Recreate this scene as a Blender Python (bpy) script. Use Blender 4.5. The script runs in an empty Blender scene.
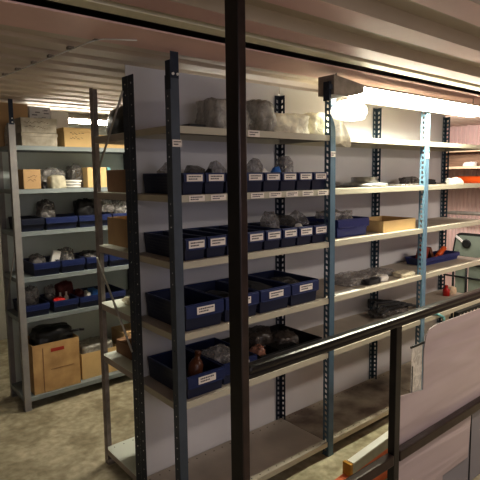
import bpy, bmesh, math, random
from mathutils import Vector, Matrix, noise
random.seed(7)
S = bpy.context.scene
COL = S.collection
R = math.radians

# ------------------------------------------------------------------ materials
def _new(name):
    m = bpy.data.materials.new(name); m.use_nodes = True
    nt = m.node_tree; b = nt.nodes['Principled BSDF']
    return m, nt, b

def mat(name, col, rough=0.6, metal=0.0, var=0.15, scale=6.0, col2=None, bump=0.0, bscale=60.0, spec=0.4, alpha=1.0,
        emis=0.0, ecol=None, coat=0.0, stretch=(1, 1, 1), detail=4):
    m, nt, b = _new(name)
    tc = nt.nodes.new('ShaderNodeTexCoord'); mp = nt.nodes.new('ShaderNodeMapping')
    mp.inputs['Scale'].default_value = stretch
    nt.links.new(tc.outputs['Object'], mp.inputs['Vector'])
    n = nt.nodes.new('ShaderNodeTexNoise'); n.inputs['Scale'].default_value = scale; n.inputs['Detail'].default_value = detail
    nt.links.new(mp.outputs[0], n.inputs['Vector'])
    r = nt.nodes.new('ShaderNodeValToRGB')
    r.color_ramp.elements[0].position = 0.32; r.color_ramp.elements[1].position = 0.68
    c2 = col2 if col2 else tuple(c * (1 - var) for c in col)
    c1 = col if col2 else tuple(min(1, c * (1 + var)) for c in col)
    r.color_ramp.elements[0].color = (*c2, 1); r.color_ramp.elements[1].color = (*c1, 1)
    nt.links.new(n.outputs['Fac'], r.inputs['Fac']); nt.links.new(r.outputs['Color'], b.inputs['Base Color'])
    b.inputs['Roughness'].default_value = rough; b.inputs['Metallic'].default_value = metal
    b.inputs['Specular IOR Level'].default_value = spec
    b.inputs['Alpha'].default_value = alpha
    b.inputs['Coat Weight'].default_value = coat
    if emis:
        b.inputs['Emission Color'].default_value = (*(ecol or col), 1); b.inputs['Emission Strength'].default_value = emis
    if bump:
        n2 = nt.nodes.new('ShaderNodeTexNoise'); n2.inputs['Scale'].default_value = bscale; n2.inputs['Detail'].default_value = 3
        nt.links.new(mp.outputs[0], n2.inputs['Vector'])
        bp = nt.nodes.new('ShaderNodeBump'); bp.inputs['Strength'].default_value = bump; bp.inputs['Distance'].default_value = 0.01
        nt.links.new(n2.outputs['Fac'], bp.inputs['Height']); nt.links.new(bp.outputs[0], b.inputs['Normal'])
    return m

M = {}
M['post_shaded'] = mat('shaded_blue_grey_enamel', (.075, .092, .118), .5, .1, .12, 9)  # blue post enamel darkened to carry the dimmer light on the corner post
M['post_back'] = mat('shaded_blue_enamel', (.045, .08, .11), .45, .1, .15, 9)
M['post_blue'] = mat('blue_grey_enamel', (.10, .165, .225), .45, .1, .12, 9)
M['post_lit'] = mat('lit_blue_enamel', (.17, .28, .38), .42, .1, .1, 9)  # same blue enamel, lightened as if lit, for posts near the tube
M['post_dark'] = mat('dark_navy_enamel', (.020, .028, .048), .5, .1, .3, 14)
M['post_grey'] = mat('worn_grey_enamel', (.30, .29, .28), .5, .1, .12, 9)
M['post_rust'] = mat('rusty_brown_enamel', (.30, .26, .24), .6, .2, .3, 16)
M['shelf'] = mat('cream_shelf_enamel', (.50, .47, .375), .5, 0, .06, 4)
M['shelf_lit'] = mat('lit_shelf_top', (.66, .70, .62), .5, 0, .05, 4)  # back rack tops, lightened to carry the aisle light in the colour
M['shelf_top'] = mat('dusty_shaded_shelf_top', (.44, .39, .33), .6, 0, .12, 5, detail=7)  # dusty brown, darkened further to paint in the shade between shelves
M['shelf_stained'] = mat('dirty_shelf_enamel', (.60, .55, .44), .6, 0, 0, 4.2, col2=(.15, .11, .085), detail=8)
M['shelf_hole'] = mat('dark_hole', (.02, .018, .015), .9)
M['shelf_blue'] = mat('pale_blue_shelf_enamel', (.25, .285, .285), .5, 0, .06, 4)
M['panel'] = mat('white_panel_steel', (.64, .635, .64), .38, 0, .04, 1.5)
M['panel_back'] = mat('pale_green_panel_steel', (.60, .67, .64), .5, 0, .08, 1.5)
M['galv'] = mat('zinc_plate', (.42, .40, .36), .4, .5, .1, 20)
M['bin'] = mat('blue_bin_plastic', (.012, .017, .050), .35, 0, .1, 5, spec=.5)
M['bin_rib'] = mat('grey_bin_rib_plastic', (.055, .062, .085), .5, 0, .2, 9)  # greyer and lighter than the bin body
M['bin_rim'] = mat('blue_rim_plastic', (.016, .028, .105), .32, 0, .1, 5, spec=.5)
M['bin_shaded'] = mat('shaded_bin_plastic', (.01, .014, .032), .4, 0, .1, 5)  # darker copy of the bin plastic, shade painted in for a shadowed bin
M['bin_black'] = mat('black_tray_plastic', (.008, .008, .009), .5, 0, .1, 5)
M['bin_bright'] = mat('bright_blue_bin_plastic', (.028, .040, .17), .35, 0, .1, 5)
M['paper'] = mat('label_paper', (.78, .72, .66), .7, 0, .04, 20)
M['ink'] = mat('label_ink', (.09, .08, .09), .8)
M['card'] = mat('corrugated_cardboard', (.50, .34, .18), .85, 0, .12, 5, bump=.15, bscale=30)
M['card_light'] = mat('yellow_cardboard', (.66, .48, .24), .85, 0, .08, 5)
M['card_dark'] = mat('brown_cardboard', (.28, .16, .085), .85, 0, .15, 6)
M['card_old'] = mat('stained_old_cardboard', (.66, .62, .52), .9, 0, 0, 9, col2=(.30, .265, .21), detail=7)
M['card_big'] = mat('scuffed_tan_cardboard', (.62, .42, .20), .85, 0, 0, 7, col2=(.40, .25, .11), detail=6)
M['marker'] = mat('felt_marker_ink', (.10, .07, .05), .8)
M['redtape'] = mat('red_tape', (.42, .05, .03), .6)
M['rail'] = mat('dark_painted_steel', (.016, .012, .011), .28, .2, .3, 10, spec=.5)
M['rail_brown'] = mat('worn_brown_painted_steel', (.042, .026, .021), .3, .2, .3, 14)
M['tube'] = mat('lit_tube', (1, 1, .9), .5, emis=17, ecol=(1.0, .98, .80))
M['tube_far'] = mat('lit_far_tube', (1, 1, .9), .5, emis=26, ecol=(1.0, .93, .80))
M['fixture'] = mat('weathered_fixture_metal', (.30, .26, .22), .6, .2, .2, 20)
M['black'] = mat('black_plastic_film', (.012, .012, .013), .35, 0, .2, 8)
M['dark_cloth'] = mat('dark_grey_cloth', (.05, .05, .052), .9, 0, .3, 12)
M['cloth_beige'] = mat('beige_cloth', (.50, .47, .36), .9, 0, .15, 14)
M['white_pl'] = mat('white_plastic', (.75, .74, .70), .45, 0, .05, 8)
M['tool_red'] = mat('brick_red_plastic', (.26, .035, .02), .4, 0, .1, 8)
M['red'] = mat('red_plastic', (.50, .02, .015), .4, 0, .1, 8)
M['darkred'] = mat('dark_red_rubber', (.11, .015, .015), .6, 0, .1, 8)
M['orange'] = mat('orange_plastic', (.75, .13, .02), .45, 0, .1, 8)
M['orange_paint'] = mat('faded_orange_paint', (.80, .22, .09), .6, 0, .12, 10)
M['teal'] = mat('teal_plastic', (.16, .36, .36), .5, 0, .1, 8)
M['skyblue'] = mat('sky_blue_plastic', (.06, .22, .62), .5, 0, .1, 8)
M['metal'] = mat('bare_metal', (.40, .40, .40), .3, .8, .2, 30)
M['amber'] = mat('amber_brown_plastic', (.13, .045, .02), .3, 0, .2, 10)
M['wood_light'] = mat('planed_timber', (.68, .54, .38), .7, 0, .08, 5, stretch=(8, 1, 8))
M['wood_brown'] = mat('brown_timber', (.27, .18, .12), .7, 0, .25, 5, stretch=(8, 1, 8))
M['glassy'] = mat('grey_green_glass', (.22, .26, .215), .12, 0, .12, 3, coat=.5)
M['rubber'] = mat('black_rubber', (.012, .013, .012), .5)
M['yellow_tie'] = mat('amber_strap', (.55, .28, .03), .5)

def plastic(name, col, dens=.55, rough=.25, trans=False, emis=0):
    """crumpled clear film: part see-through, part milky"""
    m, nt, b = _new(name)
    b.inputs['Base Color'].default_value = (*col, 1); b.inputs['Roughness'].default_value = rough
    b.inputs['Specular IOR Level'].default_value = .7
    tc = nt.nodes.new('ShaderNodeTexCoord')
    n = nt.nodes.new('ShaderNodeTexNoise'); n.inputs['Scale'].default_value = 22; n.inputs['Detail'].default_value = 5
    n.inputs['Distortion'].default_value = 1.2
    nt.links.new(tc.outputs['Object'], n.inputs['Vector'])
    r = nt.nodes.new('ShaderNodeMapRange'); r.inputs['From Min'].default_value = .35; r.inputs['From Max'].default_value = .7
    r.inputs['To Min'].default_value = dens * .55; r.inputs['To Max'].default_value = min(1, dens * 1.5)
    nt.links.new(n.outputs['Fac'], r.inputs['Value']); nt.links.new(r.outputs[0], b.inputs['Alpha'])
    bp = nt.nodes.new('ShaderNodeBump'); bp.inputs['Strength'].default_value = .6; bp.inputs['Distance'].default_value = .01
    nt.links.new(n.outputs['Fac'], bp.inputs['Height']); nt.links.new(bp.outputs[0], b.inputs['Normal'])
    if trans:
        b.inputs['Subsurface Weight'].default_value = 0.0
        b.inputs['Transmission Weight'].default_value = .0
    return m
M['film'] = plastic('clear_grey_film', (.42, .40, .38), .5, .18)
M['film_dark'] = plastic('smoky_film', (.16, .15, .14), .75)
M['film_brown'] = plastic('film_over_brown_parts', (.075, .058, .048), .9)
M['film_white'] = plastic('milky_white_film', (.92, .86, .66), 1.3, .35)
M['film_grey'] = plastic('bubble_wrap_film', (.48, .46, .40), .9, .4)
M['film_orange'] = plastic('film_over_orange_parts', (.50, .25, .17), .7)
M['sleeve'] = plastic('clear_sleeve', (.70, .66, .58), .9, .2)

def concrete():
    m, nt, b = _new('stained_concrete')
    tc = nt.nodes.new('ShaderNodeTexCoord')
    def nz(s, d, dist=0):
        n = nt.nodes.new('ShaderNodeTexNoise'); n.inputs['Scale'].default_value = s; n.inputs['Detail'].default_value = d
        n.inputs['Distortion'].default_value = dist
        nt.links.new(tc.outputs['Object'], n.inputs['Vector']); return n
    a = nz(1.6, 8, .6); c = nz(22, 6); v = nz(5, 6, 1)
    r = nt.nodes.new('ShaderNodeValToRGB'); r.color_ramp.elements[0].position = .3; r.color_ramp.elements[1].position = .7
    r.color_ramp.elements[0].color = (.42, .38, .26, 1); r.color_ramp.elements[1].color = (.66, .61, .45, 1)
    nt.links.new(a.outputs['Fac'], r.inputs['Fac'])
    r2 = nt.nodes.new('ShaderNodeValToRGB'); r2.color_ramp.elements[0].position = .3; r2.color_ramp.elements[1].position = .75
    r2.color_ramp.elements[0].color = (.62, .6, .56, 1); r2.color_ramp.elements[1].color = (1.0, 1.0, 1.0, 1)
    nt.links.new(c.outputs['Fac'], r2.inputs['Fac'])
    r3 = nt.nodes.new('ShaderNodeValToRGB'); r3.color_ramp.elements[0].position = .38; r3.color_ramp.elements[1].position = .55
    r3.color_ramp.elements[0].color = (.72, .7, .66, 1); r3.color_ramp.elements[1].color = (1.0, 1.0, 1.0, 1)
    nt.links.new(v.outputs['Fac'], r3.inputs['Fac'])
    def mul(x, y):
        mx = nt.nodes.new('ShaderNodeMix'); mx.data_type = 'RGBA'; mx.blend_type = 'MULTIPLY'; mx.inputs[0].default_value = 1
        nt.links.new(x, mx.inputs[6]); nt.links.new(y, mx.inputs[7]); return mx.outputs[2]
    o = mul(mul(r.outputs[0], r2.outputs[0]), r3.outputs[0])
    nt.links.new(o, b.inputs['Base Color']); b.inputs['Roughness'].default_value = .7
    bp = nt.nodes.new('ShaderNodeBump'); bp.inputs['Strength'].default_value = .25; bp.inputs['Distance'].default_value = .005
    nt.links.new(c.outputs['Fac'], bp.inputs['Height']); nt.links.new(bp.outputs[0], b.inputs['Normal'])
    return m
M['concrete'] = concrete()
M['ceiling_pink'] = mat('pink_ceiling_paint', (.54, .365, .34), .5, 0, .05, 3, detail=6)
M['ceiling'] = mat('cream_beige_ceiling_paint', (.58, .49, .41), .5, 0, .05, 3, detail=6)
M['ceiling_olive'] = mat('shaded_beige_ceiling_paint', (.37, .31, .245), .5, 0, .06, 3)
M['recess'] = mat('shaded_recess', (.06, .045, .035), .9)  # shade of the gap before the beam, painted as near-black brown
M['beam'] = mat('pink_beam_paint', (.72, .50, .46), .5, 0, .07, 4)
M['strip'] = mat('cream_strip_paint', (.62, .58, .44), .5, 0, .05, 4)
M['wall'] = mat('pale_wall_paint', (.50, .48, .43), .7, 0, .05, 2)
M['wall_pink'] = mat('pink_ribbed_wall_paint', (.80, .62, .58), .55, 0, .04, 2)

def sheetmat():
    m, nt, b = _new('glossy_pinkish_sheet')
    b.inputs['Base Color'].default_value = (.43, .335, .325, 1); b.inputs['Roughness'].default_value = .28
    b.inputs['Specular IOR Level'].default_value = .55
    tc = nt.nodes.new('ShaderNodeTexCoord'); mp = nt.nodes.new('ShaderNodeMapping'); mp.inputs['Scale'].default_value = (.7, 1, 6); mp.inputs['Rotation'].default_value = (0, R(-14), 0)
    nt.links.new(tc.outputs['Object'], mp.inputs['Vector'])
    n = nt.nodes.new('ShaderNodeTexNoise'); n.inputs['Scale'].default_value = 1.6; n.inputs['Detail'].default_value = 1.5
    n.inputs['Distortion'].default_value = .9
    nt.links.new(mp.outputs[0], n.inputs['Vector'])
    bp = nt.nodes.new('ShaderNodeBump'); bp.inputs['Strength'].default_value = .5; bp.inputs['Distance'].default_value = .03
    nt.links.new(n.outputs['Fac'], bp.inputs['Height']); nt.links.new(bp.outputs[0], b.inputs['Normal'])
    r = nt.nodes.new('ShaderNodeValToRGB'); r.color_ramp.elements[0].color = (.40, .325, .325, 1); r.color_ramp.elements[1].color = (.50, .42, .42, 1)
    r.color_ramp.elements[0].position = .3; r.color_ramp.elements[1].position = .7
    nt.links.new(n.outputs['Fac'], r.inputs['Fac']); nt.links.new(r.outputs[0], b.inputs['Base Color'])
    return m
M['sheet'] = sheetmat()
M['sheet_grey'] = mat('blue_grey_sheet', (.24, .23, .25), .4, 0, .05, 3)

# ------------------------------------------------------------------ mesh helpers
class MB:
    def __init__(s): s.bm = bmesh.new()
    def quad(s, pts, mi=0):
        vs = [s.bm.verts.new(p) for p in pts]; f = s.bm.faces.new(vs); f.material_index = mi; return f
    def box(s, x0, x1, y0, y1, z0, z1, bev=0.0, mi=0, mtx=None):
        t = bmesh.new()
        v = [t.verts.new((x, y, z)) for x in (x0, x1) for y in (y0, y1) for z in (z0, z1)]
        for f in ((0, 1, 3, 2), (4, 6, 7, 5), (0, 4, 5, 1), (2, 3, 7, 6), (0, 2, 6, 4), (1, 5, 7, 3)):
            t.faces.new([v[i] for i in f])
        if bev: bmesh.ops.bevel(t, geom=t.edges[:], offset=bev, segments=2, affect='EDGES', profile=.6)
        s.add(t, mi, mtx); return s
    def add(s, t, mi=0, mtx=None):
        if mtx: bmesh.ops.transform(t, matrix=mtx, verts=t.verts)
        mp = {}
        for v in t.verts: mp[v] = s.bm.verts.new(v.co)
        for f in t.faces:
            try: g = s.bm.faces.new([mp[v] for v in f.verts]); g.material_index = mi; g.smooth = f.smooth
            except ValueError: pass
        t.free()
    def cyl(s, p, q, r, n=12, r2=None, mi=0, smooth=True):
        p, q = Vector(p), Vector(q); d = q - p; a = d.orthogonal().normalized(); b = d.cross(a).normalized(); r2 = r if r2 is None else r2
        A = [s.bm.verts.new(p + (a * math.cos(2 * math.pi * i / n) + b * math.sin(2 * math.pi * i / n)) * r) for i in range(n)]
        B = [s.bm.verts.new(q + (a * math.cos(2 * math.pi * i / n) + b * math.sin(2 * math.pi * i / n)) * r2) for i in range(n)]
        for i in range(n):
            f = s.bm.faces.new([A[i], A[(i + 1) % n], B[(i + 1) % n], B[i]]); f.smooth = smooth; f.material_index = mi
        for L in (A, B): f = s.bm.faces.new(L); f.material_index = mi
        return s
    def tube(s, pts, r, n=8, mi=0):
        for i in range(len(pts) - 1): s.cyl(pts[i], pts[i + 1], r, n, mi=mi)
        return s
    def lathe(s, prof, c=(0, 0, 0), n=16, mi=0):
        rings = []
        for r, z in prof:
            rings.append([s.bm.verts.new((c[0] + r * math.cos(2 * math.pi * i / n), c[1] + r * math.sin(2 * math.pi * i / n), c[2] + z)) for i in range(n)])
        for a, b in zip(rings, rings[1:]):
            for i in range(n):
                f = s.bm.faces.new([a[i], a[(i + 1) % n], b[(i + 1) % n], b[i]]); f.smooth = True; f.material_index = mi
        s.bm.faces.new(rings[0]).material_index = mi; s.bm.faces.new(rings[-1]).material_index = mi
        return s
    def prism(s, poly, y0, y1, mi=0):
        """polygon in x,z extruded along y"""
        A = [s.bm.verts.new((x, y0, z)) for x, z in poly]; B = [s.bm.verts.new((x, y1, z)) for x, z in poly]; n = len(poly)
        s.bm.faces.new(A).material_index = mi; s.bm.faces.new(B[::-1]).material_index = mi
        for i in range(n): s.bm.faces.new([A[i], B[i], B[(i + 1) % n], A[(i + 1) % n]]).material_index = mi
        return s
    def build(s, name, m, parent=None, label=None):
        bmesh.ops.recalc_face_normals(s.bm, faces=s.bm.faces)
        me = bpy.data.meshes.new(name); s.bm.to_mesh(me); s.bm.free()
        for k in (m if isinstance(m, (list, tuple)) else [m]): me.materials.append(k)
        o = bpy.data.objects.new(name, me); COL.objects.link(o)
        if parent: o.parent = parent
        if label: o['label'] = label
        return o

def tag(o, label, cat, group=None, kind=None):
    o['label'] = label; o['category'] = cat
    if group: o['group'] = group
    if kind: o['kind'] = kind
    return o
def thing(name, loc, label, cat, group=None, rz=0):
    o = bpy.data.objects.new(name, None); o.empty_display_size = .05; COL.objects.link(o)
    o.location = loc; o.rotation_euler = (0, 0, rz); return tag(o, label, cat, group)
def struct(o): o['kind'] = 'structure'; return o
def dup(root, loc, label=None, group=None, rz=None):
    r = root.copy(); COL.objects.link(r); r.location = loc
    if rz is not None: r.rotation_euler = (0, 0, rz)
    if label: r['label'] = label
    if group: r['group'] = group
    for ch in list(root.children):
        c = ch.copy(); COL.objects.link(c); c.parent = r
        for g in list(ch.children):
            d = g.copy(); COL.objects.link(d); d.parent = c
    return r

# ------------------------------------------------------------------ setting
CZ = 2.175
b = MB(); b.box(-4.5, 4.75, -4.0, 3.6, -.1, 0); struct(b.build('floor', M['concrete']))

# ceiling: trapezoid decking, ribs along x; coarse toward the camera, finer behind the beam
def deck(y0, y1, period, low_w, slope, zl, zh):
    pts = []; y = y0
    while y < y1 - 1e-6:
        pts += [(y, zl, 0), (y + low_w, zl, 0), (y + low_w + slope, zh, 1), (y + period - slope, zh, 1)]
        y += period
    pts.append((y, zl, 0)); return pts
b = MB()
def strip_x(b, pts, x0, x1, m0=0, m1=1, ms=0):
    for (ya, za, ma), (yb, zb, mb_) in zip(pts, pts[1:]):
        b.quad([(x0, ya, za), (x1, ya, za), (x1, yb, zb), (x0, yb, zb)], m1 if (ma and mb_) else (m0 if ma == mb_ else ms))
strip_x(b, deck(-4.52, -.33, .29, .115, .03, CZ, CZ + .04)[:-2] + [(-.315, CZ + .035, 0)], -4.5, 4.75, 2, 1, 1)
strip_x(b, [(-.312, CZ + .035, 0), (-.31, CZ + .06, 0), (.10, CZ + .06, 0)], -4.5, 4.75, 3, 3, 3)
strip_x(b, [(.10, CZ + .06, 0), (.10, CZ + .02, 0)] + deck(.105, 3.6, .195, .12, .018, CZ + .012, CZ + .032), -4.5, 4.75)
b.box(-4.5, 4.75, -4.52, 3.6, CZ + .07, CZ + .1)
struct(b.build('ceiling', [M['ceiling'], M['ceiling_olive'], M['ceiling_pink'], M['recess']]))
b = MB(); b.box(-4.5, 4.72, -.165, .09, CZ - .008, CZ + .0, .003); struct(b.build('trim_1', M['beam']))
b = MB(); b.box(-4.5, 4.72, -.305, -.235, CZ - .002, CZ + .03, .003); struct(b.build('trim_2', M['strip']))

b = MB(); b.box(-4.5, 4.75, 3.6, 3.7, 0, CZ + .07); struct(b.build('wall_back', M['wall']))
# ribbed end wall
b = MB(); y = -4.0; X = 4.65
while y < 3.6:
    for (ya, xa), (yb, xb) in zip([(0, 0), (.022, 0), (.028, .014), (.044, .014), (.05, 0)], [(.022, 0), (.028, .014), (.044, .014), (.05, 0)]):
        b.quad([(X + xa, y + ya, 0), (X + xb, y + yb, 0), (X + xb, y + yb, CZ + .07), (X + xa, y + ya, CZ + .07)])
    y += .05
b.box(X + .03, X + .1, -4, 3.6, 0, CZ + .07)
struct(b.build('wall_right', M['wall_pink']))

# ------------------------------------------------------------------ racks
def slotted(b, o, u, z0, z1, w=.042, hw=.0135, hh=.018, pitch=.033, slant=.004, margin=.02):
    """flange from corner o (x,y) along unit u, punched with a column of slots"""
    ox, oy = o; ux, uy = u
    def P(s, z): return (ox + ux * s, oy + uy * s, z)
    a = (w - hw) / 2; c = a + hw
    b.quad([P(0, z0), P(a, z0), P(a, z1), P(0, z1)]); b.quad([P(c, z0), P(w, z0), P(w, z1), P(c, z1)])
    z = z0; zz = z0 + margin
    while zz + hh < z1 - .01:
        # bridge between previous hole and this one (slanted edges)
        b.quad([P(a, z), P(c, z + (slant if z > z0 else 0)), P(c, zz + slant), P(a, zz)])
        z = zz + hh; zz += pitch
    b.quad([P(a, z), P(c, z + slant), P(c, z1), P(a, z1)])
def post_mesh(x, y, ux, uy, z1, slotx=False, sloty=True, z0=0.0, w=.042, wx=None):
    """L angle post, corner at (x,y); flanges along x*ux and y*uy"""
    b = MB()
    if sloty: slotted(b, (x, y), (0, uy), z0, z1, w)
    else: slotted(b, (x, y), (0, uy), z0, z1, w, hw=.005, hh=.006, pitch=.05, slant=0)
    if slotx: slotted(b, (x, y), (ux, 0), z0, z1, w)
    else: b.box(min(x, x + ux * (wx or w)), max(x, x + ux * (wx or w)), y - (.0015 if uy > 0 else 0), y + (0 if uy > 0 else .0015), z0, z1)
    # foot plate
    b.box(min(x, x + ux * .05), max(x, x + ux * .05), min(y, y + uy * .05), max(y, y + uy * .05), z0, z0 + .004)
    return b
def shelf_mesh(x0, x1, y0, y1, z, lip=.030, holes=False):
    b = MB(); t = .0015
    b.box(x0, x1, y0, y1, z - t, z, mi=2)
    b.box(x0, x1, y0, y0 + t, z - lip, z - t); b.box(x0, x1, y1 - t, y1, z - lip, z - t)
    b.box(x0, x0 + t, y0 + t, y1 - t, z - lip, z - t); b.box(x1 - t, x1, y0 + t, y1 - t, z - lip, z - t)
    b.box(x0, x1, y0 + t, y0 + .014, z - lip - t, z - lip)
    if holes:
        n = int((x1 - x0) / .058)
        for i in range(n):
            cx = x0 + .03 + i * .058
            b.cyl((cx, y0 + .022, z), (cx, y0 + .022, z + .0006), .0035, 8, mi=1, smooth=False)
            b.cyl((cx + .01, y1 - .03, z), (cx + .01, y1 - .03, z + .0006), .0035, 8, mi=1, smooth=False)
    return b
ZS = [1.8542, 1.5594, 1.2672, .9455, .6282, .0906]
HP = 2.11
PX = [0.0, 1.0026, 1.966, 2.934]

rack = thing('shelving_rack', (0, 0, 0), 'long blue-posted shelving rack with cream shelves and white back panel, in front', 'rack')
for i, px in enumerate(PX):
    last = i == 3; s = -1 if last else 1
    h = [2.06, HP, 2.11, HP][i]
    post_mesh(px, 0, s, 1, h, False, i != 0).build('post', M['post_shaded'] if i == 0 else (M['post_blue'] if i < 2 else M['post_lit']), rack)
    if i == 0:
        # inner-face flange seen from the end, darker; upper extension bolted on
        e = MB(); e.box(.002, .041, -.004, -.0017, 2.045, 2.152); e.box(-.001, .002, -.004, .034, 2.0, 2.118)
        ex = e.build('post_extension', M['post_dark'], rack, 'short black extension bolted to the post top')
        e = MB()
        for bx in (.012, .034): e.cyl((bx, -.004, 2.062), (bx, -.009, 2.062), .006, 8)
        e.build('bolt', M['white_pl'], ex)
for i, px in enumerate(PX):
    s = -1 if i else 1
    yb = .374 if i == 0 else .4
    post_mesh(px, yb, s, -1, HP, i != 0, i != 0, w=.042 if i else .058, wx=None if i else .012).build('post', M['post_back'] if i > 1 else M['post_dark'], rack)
for k, z in enumerate(ZS):
    for i in range(3):
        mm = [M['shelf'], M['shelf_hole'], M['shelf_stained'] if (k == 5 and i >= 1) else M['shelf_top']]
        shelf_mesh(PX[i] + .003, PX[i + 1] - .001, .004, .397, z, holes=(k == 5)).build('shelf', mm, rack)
b = MB()
for i in range(3):
    b.box(PX[i] + .004 - (0 if i == 0 else .0), PX[i + 1] - .0015, .404, .407, .06, 2.165, .001)
b.build('back_panel', M['panel'], rack)
def lab_mesh(w, h, th=.0012, seed=0, lines=2):
    b = MB(); b.box(-w / 2, w / 2, -th, 0, -h / 2, h / 2)
    rr = random.Random(seed)
    for j in range(lines):
        z = h * (.2 - .36 * j); x = -w * .38
        while x < w * (.36 if j == 0 else .1):
            L = w * rr.uniform(.04, .10); b.box(x, x + L, -th - .0004, -th, z - h * .09, z + h * .09, mi=1); x += L + w * .025
    return b
def label_on(x, z, w, h, seed, parent, y=-.002, name='label_card'):
    o = lab_mesh(w, h, seed=seed).build(name, [M['paper'], M['ink']], parent); o.location = (x, y, z); return o
label_on(.026, 1.779, .046, .03, 3, rack, -.002)
label_on(1.024, 1.752, .042, .03, 4, rack, -.002)
label_on(1.987, 1.758, .044, .034, 5, rack, -.002)
label_on(.455, 1.838, .072, .03, 6, rack, .002)
for i in range(8):
    if i == 2: continue
    label_on(.122 + i * .1175, 1.5435, .084, .026, 20 + i, rack, .002)

# rack standing behind, back to back
br = thing('shelving_rack', (0, 0, 0), 'rusty-posted shelving rack standing back to back behind the white panel', 'rack')
post_mesh(0, .818, 1, -1, HP, False, False).build('post', M['post_rust'], br, 'rusty brown worn post')
post_mesh(0, .432, 1, -1, HP, False, False, w=.056, wx=.012).build('post', M['post_dark'], br)
post_mesh(1.0, .818, -1, -1, HP, False, True).build('post', M['post_rust'], br)
post_mesh(1.0, .414, -1, 1, HP, False, True).build('post', M['post_dark'], br)
for k, z in enumerate(ZS):
    shelf_mesh(.003, .999, .418, .812, z - .002 + (.02 if k == 4 else 0), lip=.034, holes=(k == 5)).build('shelf', [M['shelf_top'], M['shelf_hole'], M['shelf_lit']], br)
def brace(b, p, q, w=.006):
    b.tube([p, q], w, 6)
b = MB(); brace(b, (-.004, .42, 2.045), (-.004, .80, 1.60)); b.build('brace', M['galv'], br)
b = MB(); brace(b, (-.004, .80, 1.20), (-.004, .42, .765)); b.build('brace', M['galv'], br)

# left rack further back
lr = thing('shelving_rack', (0, 0, 0), 'grey-posted shelving rack loaded with cartons and blue bins at left', 'rack')
LX0, LX1, LY0, LY1 = -.160, .83, 1.776, 2.14
post_mesh(LX0, LY0, 1, 1, 2.0, False, False).build('post', M['post_grey'], lr)
e = MB(); e.box(LX0 + .006, LX0 + .034, LY0 - .005, LY0 - .002, 1.99, 2.155); ex = e.build('post_extension', M['post_dark'], lr, 'black extension on the post top')
e = MB()
for zz in (2.005, 2.03): e.cyl((LX0 + .024, LY0 - .005, zz), (LX0 + .024, LY0 - .01, zz), .005, 8)
e.build('bolt', M['white_pl'], ex)
post_mesh(LX0, LY1, 1, -1, 2.0, False, True).build('post', M['post_grey'], lr)
for px, s in ((LX1, 1), (LX1 + 1.0, -1)):
    post_mesh(px, LY0, s, 1, 2.1, False, True).build('post', M['post_blue'], lr)
    post_mesh(px, LY1, s, -1, 2.1, True, True).build('post', M['post_dark'], lr)
for z in ZS:
    for x0, x1 in ((LX0, LX1), (LX1, LX1 + 1.0)):
        shelf_mesh(x0 + .003, x1 - .002, LY0 + .004, LY1 - .004, z + (.035 if z == ZS[4] else .0), lip=.029).build('shelf', [M['shelf_blue'], M['shelf_hole'], M['shelf_blue']], lr)
b = MB(); b.box(LX0, LX1 + 1.0, LY1 + .002, LY1 + .005, .05, 2.06); b.build('back_panel', M['panel_back'], lr)
b = MB(); brace(b, (LX0 - .004, 1.80, 1.13), (LX0 - .004, 2.12, .66), .005); b.build('brace', M['galv'], lr)

# ------------------------------------------------------------------ light fittings
def fixture(loc, L, m, label, endcap=True):
    t = thing('light_fixture', loc, label, 'light')
    b = MB()
    b.box(0.02, L - .01, -.03, .045, .056, .072, .004)
    for hx in (.10, L - .03): b.box(hx - .003, hx + .003, .012, .018, .07, 2.167 - loc[2], .001)
    b.box(.245 if endcap else .02, L - .01, 0.054, .060, -.004, .072, .001)
    b.box(.245 if endcap else .02, L - .01, -.052, .060, .0565, .066, .001)
    b.build('housing', M['fixture'], t)
    b = MB()
    x0 = .245 if endcap else .02
    prof = [(-.052, .056), (-.052, .028), (-.036, .010), (.036, .010), (.052, .028), (.052, .056)]
    A = [b.bm.verts.new((x0, y, z)) for y, z in prof]; B = [b.bm.verts.new((L - .012, y, z)) for y, z in prof]
    for i in range(6): b.bm.faces.new([A[i], B[i], B[(i + 1) % 6], A[(i + 1) % 6]])
    b.bm.faces.new(A); b.bm.faces.new(B[::-1])
    b.build('diffuser', m, t)
    if endcap:
        b = MB(); b.prism([(.0, .092), (.0, -.004), (.10, -.006), (.18, .008), (.243, .026), (.243, .066)], -.055, .05); b.build('end_cap', M['fixture'], t)
        b = MB(); b.box(-.018, -.002, -.04, .0, -.035, .06, .002); b.box(-.03, -.002, -.05, -.03, .02, .045, .002); b.build('bracket', M['post_dark'], t)
        b = MB(); b.box(L - .20, L, -.054, .053, -.004, .03, .005); b.build('diffuser_clip', m, t)
        b = MB(); b.box(L - .01, L + .02, -.054, .054, -.006, .06, .004); b.build('end_cap', M['fixture'], t)
    return t
fixture((.86, -.088, 2.046), 1.62, M['tube'], 'long lit tube light fitting under the ceiling beam above the front rack')
fixture((.18, 2.50, 2.075), .80, M['tube_far'], 'lit tube light fitting far behind the left rack, seen as a glow', False)
fixture((.95, 1.30, 2.05), 1.25, M['tube_far'], 'lit tube light fitting over the aisle between the racks', False)

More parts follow.
